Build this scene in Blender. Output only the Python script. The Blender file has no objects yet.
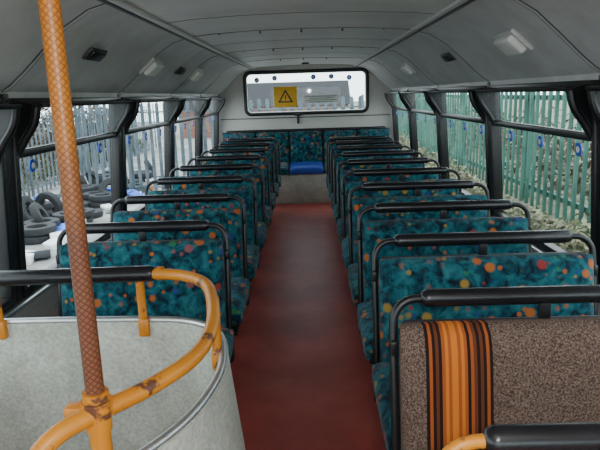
import bpy, bmesh, math, random
from mathutils import Vector, Matrix, noise
random.seed(7)
D=bpy.data; C=bpy.context
col=C.scene.collection

# ---------------- materials ----------------
def new_mat(name):
    m=D.materials.new(name); m.use_nodes=True
    nt=m.node_tree; b=nt.nodes['Principled BSDF']
    return m,nt,b
def N(nt,t,**k):
    n=nt.nodes.new(t)
    for a,v in k.items(): setattr(n,a,v)
    return n
def plain(name,c,rough=.5,metal=0,spec=.5,var=0.0,scale=20,bump=0.0,bscale=200,grime=0.0,gscale=4):
    m,nt,b=new_mat(name)
    b.inputs['Roughness'].default_value=rough
    b.inputs['Metallic'].default_value=metal
    b.inputs['Specular IOR Level'].default_value=spec
    tc=N(nt,'ShaderNodeTexCoord')
    nz=N(nt,'ShaderNodeTexNoise'); nz.inputs['Scale'].default_value=scale; nz.inputs['Detail'].default_value=4
    nt.links.new(tc.outputs['Object'],nz.inputs['Vector'])
    r=N(nt,'ShaderNodeValToRGB')
    r.color_ramp.elements[0].position=.3; r.color_ramp.elements[1].position=.7
    r.color_ramp.elements[0].color=(*[max(0,x*(1-var)) for x in c],1)
    r.color_ramp.elements[1].color=(*[min(1,x*(1+var)) for x in c],1)
    nt.links.new(nz.outputs['Fac'],r.inputs['Fac'])
    out=r.outputs['Color']
    if grime:
        gn=N(nt,'ShaderNodeTexNoise'); gn.inputs['Scale'].default_value=gscale; gn.inputs['Detail'].default_value=8; gn.inputs['Roughness'].default_value=.7
        nt.links.new(tc.outputs['Object'],gn.inputs['Vector'])
        gr=N(nt,'ShaderNodeValToRGB'); gr.color_ramp.elements[0].position=.35; gr.color_ramp.elements[1].position=.6
        gr.color_ramp.elements[0].color=(1-grime,1-grime*1.05,1-grime*1.15,1); gr.color_ramp.elements[1].color=(1,1,1,1)
        nt.links.new(gn.outputs['Fac'],gr.inputs['Fac'])
        mm=N(nt,'ShaderNodeMix',data_type='RGBA',blend_type='MULTIPLY'); mm.inputs[0].default_value=1
        nt.links.new(out,mm.inputs[6]); nt.links.new(gr.outputs['Color'],mm.inputs[7]); out=mm.outputs[2]
    nt.links.new(out,b.inputs['Base Color'])
    if bump:
        n2=N(nt,'ShaderNodeTexNoise'); n2.inputs['Scale'].default_value=bscale
        nt.links.new(tc.outputs['Object'],n2.inputs['Vector'])
        bp=N(nt,'ShaderNodeBump'); bp.inputs['Strength'].default_value=bump; bp.inputs['Distance'].default_value=.002
        nt.links.new(n2.outputs['Fac'],bp.inputs['Height']); nt.links.new(bp.outputs['Normal'],b.inputs['Normal'])
    return m
def ramp(nt,stops,interp='LINEAR'):
    r=N(nt,'ShaderNodeValToRGB'); cr=r.color_ramp; cr.interpolation=interp
    cr.elements[0].position=stops[0][0]; cr.elements[0].color=(*stops[0][1],1)
    cr.elements[1].position=stops[-1][0]; cr.elements[1].color=(*stops[-1][1],1)
    for p,c in stops[1:-1]:
        e=cr.elements.new(p); e.color=(*c,1)
    return r
def mix(nt,fac,a,b):
    m=N(nt,'ShaderNodeMix',data_type='RGBA')
    if isinstance(fac,float): m.inputs[0].default_value=fac
    else: nt.links.new(fac,m.inputs[0])
    for s,v in ((6,a),(7,b)):
        if isinstance(v,tuple): m.inputs[s].default_value=(*v,1)
        else: nt.links.new(v,m.inputs[s])
    return m.outputs[2]

def moquette():
    m,nt,b=new_mat('teal_moquette')
    b.inputs['Roughness'].default_value=.9; b.inputs['Specular IOR Level'].default_value=.15
    b.inputs['Sheen Weight'].default_value=.08
    tc=N(nt,'ShaderNodeTexCoord'); oi=N(nt,'ShaderNodeObjectInfo')
    add=N(nt,'ShaderNodeVectorMath',operation='ADD'); sc=N(nt,'ShaderNodeVectorMath',operation='SCALE')
    cmb=N(nt,'ShaderNodeCombineXYZ'); 
    for i in range(3): nt.links.new(oi.outputs['Random'],cmb.inputs[i])
    nt.links.new(cmb.outputs[0],sc.inputs[0]); sc.inputs['Scale'].default_value=3.0
    nt.links.new(tc.outputs['Object'],add.inputs[0]); nt.links.new(sc.outputs[0],add.inputs[1])
    v=add.outputs[0]
    n1=N(nt,'ShaderNodeTexNoise'); n1.inputs['Scale'].default_value=22; n1.inputs['Detail'].default_value=6; n1.inputs['Distortion'].default_value=.6; n1.inputs['Roughness'].default_value=.6
    nt.links.new(v,n1.inputs['Vector'])
    base=ramp(nt,[(.36,(.003,.008,.016)),(.44,(.005,.034,.050)),(.54,(.010,.085,.108)),(.68,(.026,.145,.165))])
    nt.links.new(n1.outputs['Fac'],base.inputs['Fac'])
    def dots(scale,r0,r1,off,cur,keep,amt):
        a2=N(nt,'ShaderNodeVectorMath',operation='ADD'); a2.inputs[1].default_value=(off,off*.7,off*1.3); nt.links.new(v,a2.inputs[0])
        vo=N(nt,'ShaderNodeTexVoronoi'); vo.inputs['Scale'].default_value=scale; vo.inputs['Randomness'].default_value=.85
        nt.links.new(a2.outputs[0],vo.inputs['Vector'])
        mk=ramp(nt,[(r0,(amt,amt,amt)),(r1,(0,0,0))]); nt.links.new(vo.outputs['Distance'],mk.inputs['Fac'])
        sep=N(nt,'ShaderNodeSeparateColor'); nt.links.new(vo.outputs['Color'],sep.inputs[0])
        cc=ramp(nt,[(0,(.38,.10,.02)),(.24,(.28,.18,.035)),(.36,(.26,.03,.025)),(.47,(.02,.16,.07)),(.56,(.22,.07,.08)),(.66,(.02,.05,.18)),(.78,(.38,.11,.02)),(.90,(.02,.02,.03))],'CONSTANT')
        nt.links.new(sep.outputs[0],cc.inputs['Fac'])
        gt=N(nt,'ShaderNodeMath',operation='LESS_THAN'); gt.inputs[1].default_value=keep; nt.links.new(sep.outputs[1],gt.inputs[0])
        mu=N(nt,'ShaderNodeMath',operation='MULTIPLY'); nt.links.new(mk.outputs['Color'],mu.inputs[0]); nt.links.new(gt.outputs[0],mu.inputs[1])
        return mix(nt,mu.outputs[0],cur,cc.outputs['Color'])
    c=dots(32,.22,.34,5.3,base.outputs['Color'],.4,.75)
    c=dots(15.5,.21,.32,0,c,.85,.95)
    nt.links.new(c,b.inputs['Base Color'])
    return m
def stripes():
    m,nt,b=new_mat('brown_striped_moquette')
    b.inputs['Roughness'].default_value=.9; b.inputs['Specular IOR Level'].default_value=.15
    tc=N(nt,'ShaderNodeTexCoord'); sx=N(nt,'ShaderNodeSeparateXYZ'); nt.links.new(tc.outputs['Object'],sx.inputs[0])
    A,B=-.315,-.155
    mr=N(nt,'ShaderNodeMapRange'); mr.inputs['From Min'].default_value=A; mr.inputs['From Max'].default_value=B
    nt.links.new(sx.outputs['X'],mr.inputs['Value'])
    n1=N(nt,'ShaderNodeTexNoise'); n1.inputs['Scale'].default_value=230; n1.inputs['Detail'].default_value=2
    nt.links.new(tc.outputs['Object'],n1.inputs['Vector'])
    br=ramp(nt,[(.35,(.055,.032,.024)),(.5,(.12,.08,.062)),(.65,(.20,.145,.115))]); nt.links.new(n1.outputs['Fac'],br.inputs['Fac'])
    bk=(.02,.01,.008); o=(.58,.17,.02); o2=(.33,.08,.02); d=(.12,.035,.015)
    seq=[bk,o2,bk,d,bk,o2,o,o2,o,o,o2,o,o2,bk,o2,d,bk,d,bk,o2,bk]
    st=[(i/len(seq),c) for i,c in enumerate(seq)]
    rr=ramp(nt,st,'CONSTANT'); nt.links.new(mr.outputs[0],rr.inputs['Fac'])
    g=N(nt,'ShaderNodeMath',operation='GREATER_THAN'); g.inputs[1].default_value=A; nt.links.new(sx.outputs['X'],g.inputs[0])
    l=N(nt,'ShaderNodeMath',operation='LESS_THAN'); l.inputs[1].default_value=B; nt.links.new(sx.outputs['X'],l.inputs[0])
    mu=N(nt,'ShaderNodeMath',operation='MULTIPLY'); nt.links.new(g.outputs[0],mu.inputs[0]); nt.links.new(l.outputs[0],mu.inputs[1])
    nt.links.new(mix(nt,mu.outputs[0],br.outputs['Color'],rr.outputs['Color']),b.inputs['Base Color'])
    return m
def glass():
    m,nt,b=new_mat('window_glass')
    out=nt.nodes['Material Output']
    tr=N(nt,'ShaderNodeBsdfTransparent'); tr.inputs[0].default_value=(.90,.95,.93,1)
    gl=N(nt,'ShaderNodeBsdfGlossy'); gl.inputs['Roughness'].default_value=.03
    lw=N(nt,'ShaderNodeLayerWeight'); lw.inputs[0].default_value=.5
    pw=N(nt,'ShaderNodeMath',operation='POWER'); pw.inputs[1].default_value=5; nt.links.new(lw.outputs['Facing'],pw.inputs[0])
    ma=N(nt,'ShaderNodeMath',operation='MULTIPLY_ADD'); ma.inputs[1].default_value=.5; ma.inputs[2].default_value=.015; nt.links.new(pw.outputs[0],ma.inputs[0])
    mx=N(nt,'ShaderNodeMixShader'); nt.links.new(ma.outputs[0],mx.inputs[0])
    nt.links.new(tr.outputs[0],mx.inputs[1]); nt.links.new(gl.outputs[0],mx.inputs[2])
    nt.links.new(mx.outputs[0],out.inputs['Surface'])
    return m
def pole_mat():
    m,nt,b=new_mat('worn_orange_paint')
    b.inputs['Roughness'].default_value=.42
    tc=N(nt,'ShaderNodeTexCoord')
    n1=N(nt,'ShaderNodeTexNoise'); n1.inputs['Scale'].default_value=14; n1.inputs['Detail'].default_value=6; n1.inputs['Roughness'].default_value=.65
    nt.links.new(tc.outputs['Object'],n1.inputs['Vector'])
    r=ramp(nt,[(.56,(0,0,0)),(.6,(1,1,1))]); nt.links.new(n1.outputs['Fac'],r.inputs['Fac'])
    n2=N(nt,'ShaderNodeTexNoise'); n2.inputs['Scale'].default_value=5; nt.links.new(tc.outputs['Object'],n2.inputs['Vector'])
    o=ramp(nt,[(.3,(.46,.15,.006)),(.7,(.60,.23,.012))]); nt.links.new(n2.outputs['Fac'],o.inputs['Fac'])
    nt.links.new(mix(nt,r.outputs['Color'],o.outputs['Color'],(.11,.04,.022)),b.inputs['Base Color'])
    return m
def pole_wrap():
    m,nt,b=new_mat('brown_dimpled_wrap')
    b.inputs['Roughness'].default_value=.45
    tc=N(nt,'ShaderNodeTexCoord'); sx=N(nt,'ShaderNodeSeparateXYZ'); nt.links.new(tc.outputs['Object'],sx.inputs[0])
    at=N(nt,'ShaderNodeMath',operation='ARCTAN2'); nt.links.new(sx.outputs['Y'],at.inputs[0]); nt.links.new(sx.outputs['X'],at.inputs[1])
    def sine(sgn):
        a=N(nt,'ShaderNodeMath',operation='MULTIPLY'); a.inputs[1].default_value=8*sgn; nt.links.new(at.outputs[0],a.inputs[0])
        z=N(nt,'ShaderNodeMath',operation='MULTIPLY_ADD'); z.inputs[1].default_value=560; nt.links.new(sx.outputs['Z'],z.inputs[0]); nt.links.new(a.outputs[0],z.inputs[2])
        s=N(nt,'ShaderNodeMath',operation='SINE'); nt.links.new(z.outputs[0],s.inputs[0]); return s.outputs[0]
    mx=N(nt,'ShaderNodeMath',operation='MAXIMUM'); nt.links.new(sine(1),mx.inputs[0]); nt.links.new(sine(-1),mx.inputs[1])
    r=ramp(nt,[(.3,(.20,.066,.022)),(.9,(.075,.022,.012))]); nt.links.new(mx.outputs[0],r.inputs['Fac'])
    n2=N(nt,'ShaderNodeTexNoise'); n2.inputs['Scale'].default_value=9; nt.links.new(tc.outputs['Object'],n2.inputs['Vector'])
    mr=N(nt,'ShaderNodeMapRange'); mr.inputs['From Min'].default_value=1.15; mr.inputs['From Max'].default_value=1.40
    zz=N(nt,'ShaderNodeMath',operation='MULTIPLY_ADD'); zz.inputs[1].default_value=.35; nt.links.new(n2.outputs['Fac'],zz.inputs[0]); nt.links.new(sx.outputs['Z'],zz.inputs[2])
    sb=N(nt,'ShaderNodeMath',operation='SUBTRACT'); sb.inputs[1].default_value=.17; nt.links.new(zz.outputs[0],sb.inputs[0])
    nt.links.new(sb.outputs[0],mr.inputs['Value'])
    rt=ramp(nt,[(.3,(.52,.20,.016)),(.95,(.28,.085,.015))]); nt.links.new(mx.outputs[0],rt.inputs['Fac'])
    nt.links.new(mix(nt,mr.outputs[0],r.outputs['Color'],rt.outputs['Color']),b.inputs['Base Color'])
    return m
def floor_mat():
    m,nt,b=new_mat('red_lino')
    b.inputs['Roughness'].default_value=.45; b.inputs['Specular IOR Level'].default_value=.4
    tc=N(nt,'ShaderNodeTexCoord')
    n1=N(nt,'ShaderNodeTexNoise'); n1.inputs['Scale'].default_value=2.6; n1.inputs['Detail'].default_value=9; n1.inputs['Roughness'].default_value=.7
    nt.links.new(tc.outputs['Object'],n1.inputs['Vector'])
    r=ramp(nt,[(.3,(.24,.042,.036)),(.52,(.37,.064,.052)),(.75,(.44,.11,.09))]); nt.links.new(n1.outputs['Fac'],r.inputs['Fac'])
    n2=N(nt,'ShaderNodeTexNoise'); n2.inputs['Scale'].default_value=160; nt.links.new(tc.outputs['Object'],n2.inputs['Vector'])
    r2=ramp(nt,[(.3,(.7,.7,.7)),(.6,(1,1,1))]); nt.links.new(n2.outputs['Fac'],r2.inputs['Fac'])
    mm=N(nt,'ShaderNodeMix',data_type='RGBA',blend_type='MULTIPLY'); mm.inputs[0].default_value=.6
    nt.links.new(r.outputs['Color'],mm.inputs[6]); nt.links.new(r2.outputs['Color'],mm.inputs[7])
    nt.links.new(mm.outputs[2],b.inputs['Base Color'])
    return m

M=dict(
 moq=moquette(), stripe=stripes(), glass=glass(), orange=pole_mat(), wrap=pole_wrap(), floor=floor_mat(),
 black=plain('black_rubber',(.009,.009,.010),.36,var=.2,spec=.45),
 vinyl=plain('black_padded_vinyl',(.008,.008,.010),.27,var=.3,bump=.15,bscale=90),
 shell=plain('dark_seat_shell',(.02,.022,.025),.5,var=.2),
 steel=plain('brushed_alloy',(.55,.56,.56),.35,metal=.9,var=.1),
 ceil=plain('ceiling_laminate',(.70,.71,.69),.42,var=.06,scale=3,grime=.16,gscale=2.5),
 cove=plain('cove_laminate',(.60,.61,.60),.45,var=.08,scale=4,grime=.2,gscale=3),
 wall=plain('speckled_grey_laminate',(.30,.31,.29),.5,var=.3,scale=150),
 rear=plain('rear_laminate',(.56,.56,.52),.5,var=.12,scale=60),
 guard=plain('speckled_pale_laminate',(.48,.49,.43),.5,var=.22,scale=90,grime=.25,gscale=5),
 trimd=plain('dark_trim',(.04,.04,.045),.4,var=.1),
 trimw=plain('pale_trim',(.6,.6,.58),.4,var=.05),
 lamp=plain('lamp_diffuser',(.85,.85,.8),.3,var=.03),
 blue=plain('blue_vinyl',(.012,.05,.33),.5,var=.3),
 sky_blue=plain('blue_sticker',(.03,.12,.6),.4,var=.1),
 white=plain('white_label',(.8,.8,.78),.5,var=.03),
 yellow=plain('yellow_sign',(.90,.50,.02),.5,var=.03),
 ink=plain('black_ink',(.01,.01,.01),.5),
 tarmac=plain('pale_tarmac',(.25,.24,.225),.9,var=.45,scale=1.2),
 soil=plain('weedy_bank',(.16,.16,.10),.95,var=.7,scale=6),
 fence=plain('green_fence_paint',(.06,.155,.118),.6,var=.4,scale=3,spec=.25),
 fence2=plain('blue_grey_fence_paint',(.10,.13,.15),.6,var=.35,scale=2,spec=.25),
 leaf=plain('olive_leaves',(.10,.11,.045),.8,var=.8,scale=5),
 dry=plain('dry_grass',(.30,.28,.18),.9,var=.5,scale=5),
 twig=plain('brown_leaves',(.09,.065,.04),.8,var=.6,scale=5),
 tyre=plain('tyre_rubber',(.015,.015,.017),.8,var=.3),
 brick=plain('red_brick',(.24,.11,.08),.9,var=.3,scale=9),
)

# ---------------- mesh builder ----------------
class MB:
    def __init__(s): s.bm=bmesh.new(); s.mats=[]
    def mi(s,k):
        if k not in s.mats: s.mats.append(k)
        return s.mats.index(k)
    def merge(s,tmp,k,mat=None):
        if mat is not None: tmp.transform(mat)
        i=s.mi(k)
        for f in tmp.faces: f.material_index=i
        me=D.meshes.new('t'); tmp.to_mesh(me); tmp.free()
        s.bm.from_mesh(me); D.meshes.remove(me)
    def box(s,c,size,k,bev=0.0,rot=None,seg=2):
        t=bmesh.new(); bmesh.ops.create_cube(t,size=1)
        for v in t.verts: v.co=Vector((v.co.x*size[0],v.co.y*size[1],v.co.z*size[2]))
        if bev>0: bmesh.ops.bevel(t,geom=t.edges[:],offset=min(bev,min(size)*.49),segments=seg,affect='EDGES',profile=.5)
        m=Matrix.Translation(c)
        if rot: m=m@rot
        s.merge(t,k,m)
    def cyl(s,p0,p1,r,k,seg=16,r2=None):
        p0=Vector(p0);p1=Vector(p1);d=p1-p0
        t=bmesh.new(); bmesh.ops.create_cone(t,cap_ends=True,segments=seg,radius1=r,radius2=r if r2 is None else r2,depth=d.length)
        s.merge(t,k,Matrix.Translation((p0+p1)/2)@d.to_track_quat('Z','Y').to_matrix().to_4x4())
    def tube(s,pts,r,k,seg=12,smooth=True,sub=6,round_ends=False):
        P=[Vector(p) for p in pts]
        if smooth and len(P)>2:
            Q=[]
            for i in range(len(P)-1):
                a=P[max(i-1,0)];b=P[i];c=P[i+1];d=P[min(i+2,len(P)-1)]
                for j in range(sub):
                    u=j/sub
                    Q.append(.5*((2*b)+(c-a)*u+(2*a-5*b+4*c-d)*u*u+(3*b-a-3*c+d)*u**3))
            Q.append(P[-1]); P=Q
        R=[r]*len(P)
        if round_ends:
            d0=(P[1]-P[0]).normalized(); d1=(P[-2]-P[-1]).normalized()
            A=[];B=[];RA=[];RB=[]
            for t_ in (0.05,.35,.75):
                A.append(P[0]+d0*r*t_); RA.append(r*math.sqrt(1-(1-t_)**2)); B.append(P[-1]+d1*r*t_); RB.append(r*math.sqrt(1-(1-t_)**2))
            P=A+[P[0]+d0*r]+P[1:-1]+[P[-1]+d1*r]+B[::-1]; R=RA+[r]*(len(P)-6)+RB[::-1]
        t=bmesh.new(); rings=[]
        T=(P[1]-P[0]).normalized(); up=Vector((0,0,1)) if abs(T.z)<.9 else Vector((1,0,0))
        n=T.cross(up).normalized()
        for i,p in enumerate(P):
            T=((P[min(i+1,len(P)-1)])-(P[max(i-1,0)])).normalized()
            n=(n-T*n.dot(T)).normalized(); b=T.cross(n)
            rings.append([t.verts.new(p+(n*math.cos(a)+b*math.sin(a))*R[i]) for a in [2*math.pi*q/seg for q in range(seg)]])
        for i in range(len(rings)-1):
            for q in range(seg):
                t.faces.new((rings[i][q],rings[i+1][q],rings[i+1][(q+1)%seg],rings[i][(q+1)%seg]))
        t.faces.new(rings[0]); t.faces.new(rings[-1][::-1])
        bmesh.ops.recalc_face_normals(t,faces=t.faces[:])
        s.merge(t,k)
    def pad(s,w,h,t0,bulge,k,mat,groove=0.0,nx=20,ny=12):
        t=bmesh.new(); F=[];B=[]
        for j in range(ny+1):
            rf=[];rb=[]
            for i in range(nx+1):
                u=-1+2*i/nx; v=-1+2*j/ny
                u=math.sin(u*math.pi/2)*.6+u*.4; v=math.sin(v*math.pi/2)*.6+v*.4
                e=(max(0,1-abs(u)**8)*max(0,1-abs(v)**6))**.5
                g=groove*math.exp(-(u/.07)**2)*e
                x=u*w/2*(1-.012*(abs(v)**8)); z=v*h/2*(1-.02*(abs(u)**8))
                rf.append(t.verts.new((x,-t0-bulge*e+g,z))); rb.append(t.verts.new((x,0,z)))
            F.append(rf);B.append(rb)
        for j in range(ny):
            for i in range(nx):
                t.faces.new((F[j][i],F[j][i+1],F[j+1][i+1],F[j+1][i])); t.faces.new((B[j][i],B[j+1][i],B[j+1][i+1],B[j][i+1]))
        for i in range(nx):
            t.faces.new((B[0][i],B[0][i+1],F[0][i+1],F[0][i])); t.faces.new((F[ny][i],F[ny][i+1],B[ny][i+1],B[ny][i]))
        for j in range(ny):
            t.faces.new((F[j][0],F[j+1][0],B[j+1][0],B[j][0])); t.faces.new((B[j][nx],B[j+1][nx],F[j+1][nx],F[j][nx]))
        bmesh.ops.recalc_face_normals(t,faces=t.faces[:])
        s.merge(t,k,mat)
    def poly(s,pts,k):
        t=bmesh.new(); t.faces.new([t.verts.new(p) for p in pts]); s.merge(t,k)
    def prism(s,pts2,y0,y1,k):
        t=bmesh.new()
        a=[t.verts.new((p[0],y0,p[1])) for p in pts2]; b=[t.verts.new((p[0],y1,p[1])) for p in pts2]
        t.faces.new(a); t.faces.new(b[::-1]); n=len(a)
        for i in range(n): t.faces.new((a[i],b[i],b[(i+1)%n],a[(i+1)%n]))
        bmesh.ops.recalc_face_normals(t,faces=t.faces[:]); s.merge(t,k)
    def mesh(s,name,angle=40):
        me=D.meshes.new(name); s.bm.to_mesh(me); s.bm.free()
        for k in s.mats: me.materials.append(M[k])
        for p in me.polygons: p.use_smooth=True
        me.set_sharp_from_angle(angle=math.radians(angle))
        return me
    def obj(s,name,loc=(0,0,0),angle=40):
        o=D.objects.new(name,s.mesh(name,angle)); o.location=loc; col.objects.link(o); return o
def inst(name,me,loc,rz=0):
    o=D.objects.new(name,me); o.location=loc; o.rotation_euler=(0,0,rz); col.objects.link(o); return o
R=lambda a,ax: Matrix.Rotation(math.radians(a),4,ax)

# ---------------- dimensions ----------------
YR=8.0; YF=-1.4; CAMH=1.37
HW=1.18
def lean(o):   # tumblehome of the body side
    for v in o.data.vertices:
        s=1 if v.co.x>0 else -1
        v.co.x-=s*.07*(v.co.z-.95)
prof=[(0,1.765),(.3,1.76),(.55,1.748),(.67,1.735),(.78,1.705),(.88,1.645),(.97,1.565),(1.05,1.49),(1.11,1.44),(1.15,1.415),(1.17,1.40)]
full=[(-x,z) for x,z in prof[::-1]]+prof[1:]
def ceil_strip(mb,y0,y1,off,k,pr,th=.03):
    t=bmesh.new(); 
    a=[[t.verts.new((x,y,z-off)) for x,z in pr] for y in (y0,y1)]
    b=[[t.verts.new((x,y,z-off+th)) for x,z in pr] for y in (y0,y1)]
    n=len(pr)
    for i in range(n-1):
        t.faces.new((a[0][i],a[0][i+1],a[1][i+1],a[1][i])); t.faces.new((b[0][i],b[1][i],b[1][i+1],b[0][i+1]))
        t.faces.new((a[0][i],b[0][i],b[0][i+1],a[0][i+1])); t.faces.new((a[1][i],a[1][i+1],b[1][i+1],b[1][i]))
    t.faces.new((a[0][0],a[1][0],b[1][0],b[0][0])); t.faces.new((a[0][-1],b[0][-1],b[1][-1],a[1][-1]))
    bmesh.ops.recalc_face_normals(t,faces=t.faces[:]); mb.merge(t,k)
bays=[-.58,.85,2.28,3.70,5.13,6.56,7.93]
mb=MB()
ceil_strip(mb,YF,YR,0,'ceil',full[7:14])
ceil_strip(mb,YF,YR,0,'cove',full[:8]); ceil_strip(mb,YF,YR,0,'cove',full[13:])
ceiling=mb.obj('ceiling')
for n,sx in ((1,-1),(2,1)):
    mb=MB()
    mb.box((sx*.672,(YF+YR)/2,1.728),(.034,YR-YF-.01,.014),'trimw',.005)
    mb.box((sx*.698,(YF+YR)/2,1.722),(.016,YR-YF-.01,.016),'trimd',.003)
    mb.obj('trim_%d'%n)
mb=MB()
for y in bays[:-1]:
    ceil_strip(mb,y-.010,y+.010,.004,'trimw',full,.004)
    ceil_strip(mb,y-.018,y-.010,.003,'trimd',full,.003)
    ceil_strip(mb,y+.010,y+.018,.003,'trimd',full,.003)
for y in (1.55,3.0,4.4,5.85):
    ceil_strip(mb,y-.003,y+.004,.0015,'trimd',full[7:14],.002)
# fixing screws along the joint strips
for y in bays[1:-1]:
    for x in (-.5,-.25,0,.25,.5): mb.cyl((x,y,1.742),(x,y,1.765),.006,'trimd',8)
mb.obj('trim_3')

# floor with stair opening
mb=MB()
mb.box(((.0),(1.66+YR)/2,-.02),(2*HW+.08,YR-1.66,.04),'floor')
mb.box(((-.30+HW+.04)/2,(YF+1.66)/2,-.02),(HW+.04+.30,1.66-YF,.04),'floor')
mb.box(((-HW-.04-.30)/2,(YF+.15)/2,-.02),(HW+.04-.30,.15-YF,.04),'floor')
mb.obj('floor')
mb=MB()
for i in range(5):
    z=-.22*(i+1)
    mb.box((-.75,.15+.14+.28*i,z-.02),(.84,.30,.04),'floor',.004)
    mb.box((-.75,.15+.28*i+.0,z+.09),(.84,.015,.22),'steel')
mb.box((-.75,1.69,-.75),(.9,.02,1.45),'guard'); mb.box((-.31,.9,-.75),(.02,1.5,1.42),'guard'); mb.box((-1.2,.9,-.75),(.02,1.5,1.42),'guard')
mb.box((-.75,.9,-1.45),(.9,1.6,.04),'floor')
mb.obj('staircase')

# side walls
for name,s in (('left',-1),('right',1)):
    mb=MB()
    mb.box((s*(HW+.03),(YF+YR)/2,.25),(.06,YR-YF,.60),'wall')
    mb.box((s*(HW+.03),(YF+YR)/2,1.425),(.06,YR-YF,.07),'cove')
    for y in [YF+.03]+bays:
        mb.box((s*(HW+.028),y,.97),(.064,.07,.88),'black',.004)
    o=mb.obj('wall_'+name); lean(o)
    mb=MB()
    mb.box((s*(HW-.012),(YF+YR)/2,.555),(.05,YR-YF-.02,.018),'steel',.005)
    mb.box((s*(HW-.004),(YF+YR)/2,.10),(.03,YR-YF-.02,.10),'trimd',.005)
    o=mb.obj('trim_4' if s<0 else 'trim_5'); lean(o)
wn=1
for s in (-1,1):
    edges=[YF+.03]+bays
    for i in range(len(edges)-1):
        y0=edges[i]+.036; y1=edges[i+1]-.036
        if y1-y0<.3: continue
        mb=MB(); yc=(y0+y1)/2; L=y1-y0; x=s*(HW+.012)
        mb.box((x,yc,.585),(.05,L,.04),'black',.006); mb.box((x,yc,1.375),(.05,L,.035),'black',.006)
        mb.box((x,y0+.018,.98),(.05,.036,.82),'black',.006); mb.box((x,y1-.018,.98),(.05,.036,.82),'black',.006)
        mb.box((x,yc,1.165),(.045,L-.05,.028),'black',.005)
        xg=x+s*.01
        mb.poly([(xg,y0+.02,.59),(xg,y1-.02,.59),(xg,y1-.02,1.16),(xg,y0+.02,1.16)],'glass')
        tx=.105
        a=math.atan2(tx,.19)
        h=[(x-s*.01,1.178),(x-s*(.01+tx),1.36)]
        ya=y0+.05; yb=y1-.05
        mb.poly([(h[0][0],ya,h[0][1]),(h[0][0],yb,h[0][1]),(h[1][0],yb,h[1][1]),(h[1][0],ya,h[1][1])],'glass')
        mb.tube([(h[1][0],ya,h[1][1]),(h[1][0],yb,h[1][1])],.009,'black',8,False)
        mb.tube([(h[0][0],ya,h[0][1]),(h[0][0],yb,h[0][1])],.009,'black',8,False)
        for yy in (ya,yb):
            mb.tube([(h[0][0],yy,h[0][1]),(h[1][0],yy,h[1][1])],.008,'black',8,False)
            pts=[(x,1.19)]
            for q in range(7):
                an=math.radians(90-q/6*math.degrees(a)); 
                pts.append((x-s*(.01+.21*math.cos(an)),1.18+.2*math.sin(an)))
            mb.prism(pts,yy-.006,yy+.006,'black')
            mb.tube([(x-s*.10,yy,1.355),(x-s*.085,yy+.0,1.29),(x-s*.04,yy,1.22),(x-s*.01,yy,1.165)],.017,'black',10)
        if i>=1:
            for yo in (.20,.62,1.05):
                mb.cyl((x-s*.0,y0+yo,1.105),(x+s*.004,y0+yo,1.105),.030,'sky_blue',20)
                mb.cyl((x-s*.003,y0+yo,1.105),(x+s*.002,y0+yo,1.105),.014,'white',20)
        o=mb.obj('window_%d'%wn,angle=30); lean(o); wn+=1

def rounded_rect(x0,x1,z0,z1,r,n=6):
    P=[]
    for cx,cz,a0 in ((x1-r,z1-r,0),(x0+r,z1-r,90),(x0+r,z0+r,180),(x1-r,z0+r,270)):
        for q in range(n+1):
            a=math.radians(a0+90*q/n); P.append((cx+r*math.cos(a),cz+r*math.sin(a)))
    return P
wx0,wx1,wz0,wz1=-.80,.84,1.13,1.68
def wall_with_hole(name,y,th,outer,hole,k):
    t=bmesh.new()
    def ring(P,yy):
        vs=[t.verts.new((p[0],yy,p[1])) for p in P]
        es=[t.edges.new((vs[i],vs[(i+1)%len(vs)])) for i in range(len(vs))]
        return vs,es
    vo,eo=ring(outer,y); vh,eh=ring(hole,y)
    bmesh.ops.triangle_fill(t,use_beauty=True,edges=eo+eh)
    r=bmesh.ops.extrude_face_region(t,geom=t.faces[:])
    for v in [g for g in r['geom'] if isinstance(g,bmesh.types.BMVert)]: v.co.y+=th
    bmesh.ops.recalc_face_normals(t,faces=t.faces[:])
    mb=MB(); mb.merge(t,k); return mb.obj(name,angle=20)
outer=[(HW+.06,-.05)]+[(HW+.02,1.40)]+[(x,z+.015) for x,z in full[::-1]]+[(-HW-.02,1.40),(-HW-.06,-.05)]
wall_with_hole('wall_rear',YR,.06,outer,rounded_rect(wx0,wx1,wz0,wz1,.07),'rear')
wall_with_hole('wall_front',YF-.06,.06,outer,rounded_rect(-1.05,1.05,.55,1.6,.1),'rear')
mb=MB()
P=rounded_rect(wx0,wx1,wz0,wz1,.07); 
mb.tube([(p[0],YR-.005,p[1]) for p in P]+[(P[0][0],YR-.005,P[0][1])],.024,'black',10,False)
mb.tube([(p[0]*.975,YR+.01,1.405+(p[1]-1.405)*.93) for p in P]+[(P[0][0]*.975,YR+.01,1.405+(P[0][1]-1.405)*.93)],.010,'steel',8,False)
mb.poly([(wx0,YR+.03,wz0),(wx1,YR+.03,wz0),(wx1,YR+.03,wz1),(wx0,YR+.03,wz1)],'glass')
mb.box((-.1,YR-.03,1.06),(.03,.03,.14),'black',.008); mb.box((-.1,YR-.04,1.11),(.10,.02,.025),'black',.006)
mb.obj('window_%d'%wn); wn+=1
mb=MB()
P=rounded_rect(-1.05,1.05,.55,1.6,.1)
mb.tube([(p[0],YF+.005,p[1]) for p in P]+[(P[0][0],YF+.005,P[0][1])],.024,'black',10,False)
mb.poly([(-1.05,YF-.03,.55),(1.05,YF-.03,.55),(1.05,YF-.03,1.6),(-1.05,YF-.03,1.6)],'glass')
mb.obj('window_%d'%wn)
mb=MB(); mb.box((0,YR-.008,1.075),(2.3,.012,.012),'trimd',.002); mb.obj('trim_6')

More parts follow.
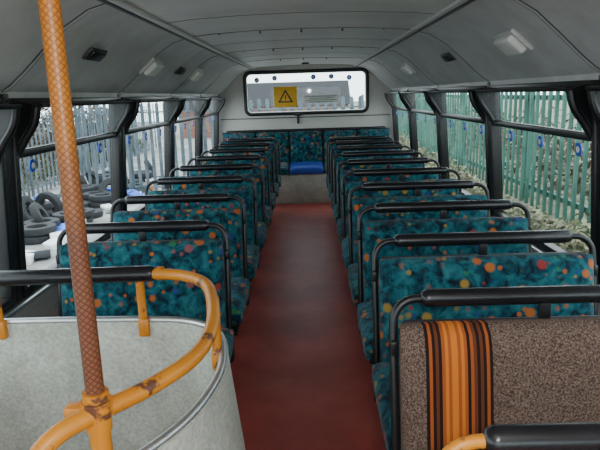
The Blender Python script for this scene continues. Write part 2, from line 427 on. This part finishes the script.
mb=MB(); sx,sz,sy=-.26,1.35,YR-.02
mb.box((sx,sy,sz),(.31,.006,.27),'yellow',.002)
def tri(r,y,k,dz=0): mb.prism([(sx+r*math.cos(math.radians(a)),sz-.015+dz+r*math.sin(math.radians(a))) for a in (90,210,330)],y,y+.002,k)
tri(.115,sy-.007,'ink'); tri(.08,sy-.010,'yellow',-.002)
mb.box((sx,sy-.011,sz+.0),(.014,.003,.05),'ink'); mb.box((sx,sy-.011,sz-.04),(.014,.003,.012),'ink')
mb.obj('warning_sign')
mb=MB()
mb.box((.22,YR+.02,1.31),(.46,.004,.10),'white'); 
for i in range(4): mb.box((.22,YR+.016,1.345-.024*i),(.40-.07*(i%2),.002,.007),'fence')
mb.obj('window_label')
for x,z in ((-.40,1.60),(.12,1.60),(.60,1.58),(-.64,1.58),(.36,1.60)):
    mb=MB(); mb.cyl((0,0,0),(0,.005,0),.034,'sky_blue',20); mb.cyl((0,-.002,0),(0,.001,0),.014,'white',16)
    mb.obj('round_sticker',(x,YR+.01,z))

def cove_lamp():
    mb=MB()
    mb.box((0,0,.0),(.13,.24,.02),'trimw',.008); mb.box((0,0,-.022),(.10,.20,.035),'lamp',.014,seg=3)
    return mb.mesh('cove_lamp')
cl=cove_lamp()
for x,y in ((.95,2.72),(.95,5.45),(-.95,3.78),(-.95,5.25),(.95,.9),(-.95,.9)):
    z=1.583-.01; o=inst('cove_lamp',cl,(x,y,z)); o.rotation_euler=(0,math.radians(41 if x>0 else -41),0)
mb=MB(); mb.box((0,0,0),(.07,.2,.012),'trimd',.006); mb.box((0,0,-.01),(.05,.16,.012),'black',.005)
sp=mb.mesh('cove_speaker')
for x,y in ((-.94,2.75),(.94,3.9),(-.94,4.6)):
    o=inst('cove_speaker',sp,(x,y,1.578)); o.rotation_euler=(0,math.radians(41 if x>0 else -41),0)
mb=MB(); mb.cyl((0,0,-.02),(0,0,.0),.045,'black',24); mb.cyl((0,0,-.03),(0,0,-.015),.03,'trimw',20)
mb.obj('ceiling_camera_dome',(.02,7.55,1.764))

# ---------------- seats ----------------
def seat_mesh(s,fab,name,rail_end='black',wall_gap=.17,W=.74):
    mb=MB(); tilt=R(-9,'X'); e=W/2-.37
    mb.pad(W,.52,.03,.045,fab,Matrix.Translation((0,.0,.545))@tilt,groove=.010)
    mb.box((0,.012,.55),(W-.02,.022,.51),'shell',.008,rot=tilt)
    cm=Matrix.Translation((s*.02,-.245,.375))@R(-86,'X')
    mb.pad(W+.03,.43,.045,.04,fab,cm,groove=.010)
    mb.box((s*.02,-.245,.362),(W,.40,.03),'black',.008,rot=R(4,'X'))
    zr=.858
    mb.tube([(-.315-e,.058,zr),(.315+e,.058,zr)],.023,'vinyl',14,False,round_ends=True)
    for q in (-1,1):
        mb.tube([(q*(.30+e),.058,zr),(q*(.345+e),.056,zr-.005),(q*(.375+e),.05,.825),(q*(.383+e),.04,.77),(q*(.383+e),.0,.58),(q*(.383+e),-.03,.36)],.011,rail_end,10,sub=5)
        mb.box((q*(.383+e),-.03,.33),(.026,.075,.065),'black',.010)
        mb.box((q*(.383+e),.03,.74),(.02,.03,.04),'black',.006)
    mb.box((0,.05,.825),(.03,.014,.06),'black',.004)
    mb.tube([(-s*(.37+wall_gap-.01),-.10,.335),(s*.32,-.10,.335)],.014,'black',10,False)
    mb.tube([(-s*(.37+wall_gap-.01),-.38,.325),(s*.32,-.38,.325)],.014,'black',10,False)
    lx=s*.22
    mb.tube([(lx,-.12,.34),(lx,-.07,.17),(lx,-.04,.012)],.016,'black',10)
    mb.tube([(lx,-.36,.33),(lx,-.37,.17),(lx,-.39,.012)],.016,'black',10)
    mb.box((lx,-.215,.012),(.055,.44,.022),'black',.006)
    mb.tube([(lx,-.07,.16),(lx,-.37,.16)],.012,'black',8,False)
    return mb.mesh(name,50)
seatL=seat_mesh(1,'moq','bus_seat_left_mesh',wall_gap=.15,W=.67)
seatR=seat_mesh(-1,'moq','bus_seat_right_mesh',wall_gap=.175)
seatB=seat_mesh(-1,'stripe','bus_seat_brown_mesh',wall_gap=.175)
seatO=seat_mesh(-1,'stripe','bus_seat_front_mesh','orange',wall_gap=.175)
XL=-.672; XR=.627
inst('bus_seat',seatO,(XR-.045,.72,0))
inst('bus_seat',seatB,(XR-.02,1.34,0))
for k in range(9): inst('bus_seat',seatR,(XR,1.93+.605*k,0))
for k in range(8): inst('bus_seat',seatL,(XL,2.27+.67*k,0))

# rear bench
mb=MB()
for i,xc in enumerate((-.90,-.45,0,.45,.90)):
    w=.44
    mb.pad(w,.50,.04,.045,'moq',Matrix.Translation((xc,7.90,.64))@R(-7,'X'),nx=12,ny=10)
    mb.pad(w,.46,.05,.04,'blue' if i==2 else 'moq',Matrix.Translation((xc,7.60,.40))@R(-86,'X'),nx=12,ny=10)
mb.tube([(-1.08,7.93,.905),(1.08,7.93,.905)],.022,'vinyl',12,False,round_ends=True)
mb.box((0,7.66,.19),(2.26,.55,.38),'guard',.006)
mb.box((0,7.955,.5),(2.26,.02,.8),'shell',.004)
mb.obj('rear_bench_seat',angle=50)

# ---------------- stairwell guard ----------------
def smooth2(P,sub=8):
    Q=[];P=[Vector(p) for p in P]
    for i in range(len(P)-1):
        a=P[max(i-1,0)];b=P[i];c=P[i+1];d=P[min(i+2,len(P)-1)]
        for j in range(sub):
            u=j/sub; Q.append(.5*((2*b)+(c-a)*u+(2*a-5*b+4*c-d)*u*u+(3*b-a-3*c+d)*u**3))
    Q.append(P[-1]); return Q
plan=[(-1.15,1.70),(-.80,1.70),(-.50,1.69),(-.36,1.665),(-.265,1.59),(-.225,1.46),(-.215,1.30),(-.25,1.12),(-.33,.97),(-.44,.84),(-.55,.75)]
S=smooth2(plan,6)
mb=MB(); t=bmesh.new(); rows=[]
zs=[(.70,0),(.68,0.0),(.4,.030),(0.001,.065)]
n=len(S)
def nor(i):
    d=(S[min(i+1,n-1)]-S[max(i-1,0)]).normalized(); return Vector((-d.y,d.x))
for side,off in ((0,.014),(1,-.014)):
    g=[]
    for z,e in zs:
        g.append([t.verts.new((S[i].x+nor(i).x*(off+(e if S[i].x>-.9 else 0)),S[i].y+nor(i).y*(off+e*.6),z)) for i in range(n)])
    rows.append(g)
for g in rows:
    for j in range(len(zs)-1):
        for i in range(n-1): t.faces.new((g[j][i],g[j][i+1],g[j+1][i+1],g[j+1][i]))
o_,i_=rows
for i in range(n-1):
    t.faces.new((o_[0][i],o_[0][i+1],i_[0][i+1],i_[0][i])); t.faces.new((o_[-1][i],i_[-1][i],i_[-1][i+1],o_[-1][i+1]))
for j in range(len(zs)-1):
    for i in (0,n-1): t.faces.new((o_[j][i],i_[j][i],i_[j+1][i],o_[j+1][i]))
bmesh.ops.recalc_face_normals(t,faces=t.faces[:]); mb.merge(t,'guard')
mb.tube([(p.x,p.y,.704) for p in S],.011,'steel',10,False)
mb.obj('stairwell_guard_panel')
mb=MB()
ZR=.862
mb.tube([(-1.10,1.66,ZR-.005),(-.44,1.66,ZR)],.024,'vinyl',14,False,round_ends=True)
rail=[(-.47,1.66,ZR),(-.36,1.63,ZR),(-.28,1.55,ZR),(-.24,1.43,ZR-.005),(-.215,1.27,ZR-.012),(-.225,1.12,ZR-.015),(-.28,.99,ZR-.012),(-.345,.90,ZR-.01),(-.395,.84,ZR-.015),(-.425,.805,ZR-.045),(-.432,.795,ZR-.10),(-.434,.79,ZR-.20)]
mb.tube(rail,.0165,'orange',14,sub=6)
for x,y in ((-.235,1.43),(-.50,1.67),(-.95,1.675)):
    mb.tube([(x,y,ZR),(x-.002,y+.01,.68)],.013,'orange',12,False)
    mb.box((x,y+.008,.685),(.035,.03,.06),'orange',.008)
mb.cyl((-.44,1.66,ZR),(-.425,1.657,ZR),.021,'orange',14)
mb.tube([(-1.09,1.66,ZR),(-1.125,1.66,ZR-.01),(-1.14,1.66,ZR-.06),(-1.13,1.66,ZR-.14),(-1.08,1.665,ZR-.165)],.010,'black',10)
mb.obj('handrail')
mb=MB(); px,py=-.352,.895
mb.cyl((0,0,.0),(0,0,1.762),.0155,'wrap',24)
mb.cyl((0,0,.82),(0,0,.89),.022,'orange',20); mb.cyl((0,0,.845),(0,0,.875),.026,'orange',20)
mb.cyl((0,0,.60),(0,0,.83),.018,'orange',20)
mb.cyl((0,0,1.74),(0,0,1.762),.04,'orange',20); mb.cyl((0,0,0),(0,0,.015),.04,'orange',20)
mb.box((-.02,-.0,.85),(.07,.03,.035),'orange',.008)
mb.obj('grab_pole',(px,py,0))

# ---------------- exterior ----------------
G=-1.9
def nz(x,y,s): return noise.noise(Vector((x*s,y*s,0)))
mb=MB(); t=bmesh.new()
xs=[-60+i*2 for i in range(0,24)]+[-12+i*.5 for i in range(0,27)]+[1.7,2.0,2.3,2.6,3,3.5,4,5,7,10,16,25,40,60]
ys=[-20+i*1.0 for i in range(0,60)]+[45,55,70,90]
def gz(x,y):
    z=G+.03*nz(x,y,.7)
    if x>1.5:
        u=min(1,(x-1.5)/.9); z+= (2.1*(u*u*(3-2*u)))+.06*nz(x,y,2)
    return z
g=[[t.verts.new((x,y,gz(x,y))) for x in xs] for y in ys]
for j in range(len(ys)-1):
    for i in range(len(xs)-1):
        f=t.faces.new((g[j][i],g[j][i+1],g[j+1][i+1],g[j+1][i]))
tm=t.copy(); 
bmesh.ops.delete(t,geom=[f for f in t.faces if f.calc_center_median().x>1.5],context='FACES')
bmesh.ops.delete(tm,geom=[f for f in tm.faces if f.calc_center_median().x<=1.5],context='FACES')
mb.merge(t,'tarmac'); mb.merge(tm,'soil'); mb.obj('ground')
def fence(name,p0,p1,zb,zt,pitch,w,k):
    mb=MB(); t=bmesh.new(); p0=Vector(p0);p1=Vector(p1); d=(p1-p0); L=d.length; d.normalize(); nn=Vector((-d.y,d.x))
    c=int(L/pitch)
    for i in range(c):
        b=p0+d*(i*pitch); hh=zt+random.uniform(-.015,.015)
        prof2=[(-w/2,0),(-w/5,.02),(w/5,.02),(w/2,0)]
        lo=[t.verts.new((*(b+d*u+nn*v),zb)) for u,v in prof2]; hi=[t.verts.new((*(b+d*u+nn*v),hh-(.09 if abs(u)>w/3 else .02))) for u,v in prof2]
        for q in range(3): t.faces.new((lo[q],lo[q+1],hi[q+1],hi[q]))
    mb.merge(t,k)
    rot=Matrix.Rotation(math.atan2(d.y,d.x),4,'Z'); m=(p0+p1)/2
    for z in (zb+.3,zt-.35): mb.box((m.x-nn.x*.03,m.y-nn.y*.03,z),(L,.04,.05),k,rot=rot)
    for i in range(int(L/2.75)+1):
        b=p0+d*i*2.75-nn*.07; mb.box((b.x,b.y,(zb+zt)/2),(.08,.06,zt-zb+.05),k,rot=rot)
    mb.obj(name)
fence('palisade_fence',(2.40,1.0),(2.40,17),.02,1.62,.16,.075,'fence')
fence('palisade_fence',(-9.6,4),(-10.4,40),G-.05,1.05,.38,.17,'fence2')
fence('palisade_fence',(-9,21),(2.2,19),G-.05,1.30,.28,.13,'fence2')
def foliage(name,boxes,k,cnt,size):
    mb=MB(); t=bmesh.new()
    for (x0,x1,y0,y1,z0,z1) in boxes:
        for _ in range(cnt):
            x=random.uniform(x0,x1);y=random.uniform(y0,y1)
            top=z0+(z1-z0)*(.65+.55*nz(x,y,.6)+.2*nz(x,y,2))
            z=z0+(top-z0)*random.random()**.7
            q=Matrix.Rotation(random.uniform(0,6.28),3,Vector((random.uniform(-1,1),random.uniform(-1,1),random.uniform(-1,1))).normalized())
            s_=size*random.uniform(.5,1.4)
            t.faces.new([t.verts.new(Vector((x,y,z))+q@Vector(p)*s_) for p in ((-1,0,0),(0,-.4,0),(1,0,.1),(0,.45,0))])
    mb.merge(t,k); return mb.obj(name)
foliage('bramble_hedge',[(1.85,2.34,1.5,15,-.3,.60)],'leaf',6000,.032)
foliage('bramble_hedge',[(1.90,2.34,1.5,15,-.1,.50)],'dry',4500,.035)
foliage('bramble_hedge',[(2.6,4.2,1.5,16,.1,1.25)],'twig',9000,.05)
foliage('bramble_hedge',[(-14,-11.5,3,40,G,1.7)],'twig',16000,.15)
foliage('bramble_hedge',[(-11.2,-10.8,3,40,G,-.6)],'leaf',5000,.09)
mb=MB(); mb.box((0,0,2),(6,14,6),'brick'); mb.prism([(-3.3,5),(3.3,5),(0,7)],-7.2,7.2,'tyre')
for yy in (-4,-1,2,5): mb.box((3.01,yy,3),(.05,1.1,1.3),'white')
mb.obj('brick_building',(-24,38,G-1))
o=inst('brick_building',D.objects['brick_building'].data,(-3.5,52,G-2.6),math.radians(90))
mb=MB(); t=bmesh.new()
R0,r0=.33,.12
vv=[[t.verts.new(((R0+r0*1.0*math.cos(b)*(1 if math.cos(b)>0 else .9))*math.cos(a),(R0+r0*math.cos(b))*math.sin(a),r0*.95*max(-.8,min(.8,math.sin(b)*1.2)))) for b in [2*math.pi*q/10 for q in range(10)]] for a in [2*math.pi*p/24 for p in range(24)]]
for p in range(24):
    for q in range(10): t.faces.new((vv[p][q],vv[(p+1)%24][q],vv[(p+1)%24][(q+1)%10],vv[p][(q+1)%10]))
mb.merge(t,'tyre'); ty=mb.mesh('tyre')
TY=[]
for i in range(46):
    x=random.uniform(-8.6,-6.4); y=10.0+i*.33+random.uniform(-.15,.15); TY.append((x,y))
    kind=random.random()
    if kind<.3: rx=random.uniform(60,80); z=.34
    elif kind<.6: rx=0; z=.09; inst('tyre',ty,(x+.05,y,G+.285))
    else: rx=0; z=.09
    o=inst('tyre',ty,(x,y,G+z)); o.rotation_euler=(math.radians(rx),0,random.random()*3)
mb=MB(); c=0
while c<170:
    x=random.uniform(-9.2,-5.8);y=random.uniform(8.5,25)
    if min(math.hypot(x-a,y-b) for a,b in TY)<.55: continue
    c+=1; k=random.choice(['white','fence2','trimd','white','orange','brick','steel','trimd','shell','sky_blue'])
    s_=random.uniform(.12,.5)
    mb.box((x,y,G+s_*.22),(s_,s_*random.uniform(.4,1.5),s_*random.uniform(.1,.6)),k,.01,rot=Matrix.Rotation(random.random()*6,4,'Z')@Matrix.Rotation(random.uniform(-.3,.3),4,'X'))
mb.obj('scrap_pile')

# ---------------- light ----------------
w=D.worlds.new('overcast_sky'); C.scene.world=w; w.use_nodes=True
nt=w.node_tree; bg=nt.nodes['Background']
tc=N(nt,'ShaderNodeTexCoord'); sp_=N(nt,'ShaderNodeSeparateXYZ'); nt.links.new(tc.outputs['Generated'],sp_.inputs[0])
rr=ramp(nt,[(.0,(.79,.87,.92)),(.5,(.82,.92,1.0))]); nt.links.new(sp_.outputs['Z'],rr.inputs['Fac'])
nt.links.new(rr.outputs['Color'],bg.inputs['Color']); bg.inputs['Strength'].default_value=5.2
l=D.lights.new('camera_flash','POINT'); l.energy=34; l.shadow_soft_size=.04; l.color=(1,.99,.98)
lo=D.objects.new('camera_flash',l); lo.location=(.10,-.10,1.47); col.objects.link(lo)

# ---------------- camera ----------------
cam=D.cameras.new('camera'); cam.sensor_width=36; cam.lens=34.8; cam.clip_start=.02; cam.clip_end=300
co=D.objects.new('camera',cam); col.objects.link(co)
co.matrix_world=Matrix.Translation((.02,0,CAMH))@R(1.0,'Z')@R(90-12.63,'X')@R(-1.8,'Z')
C.scene.camera=co
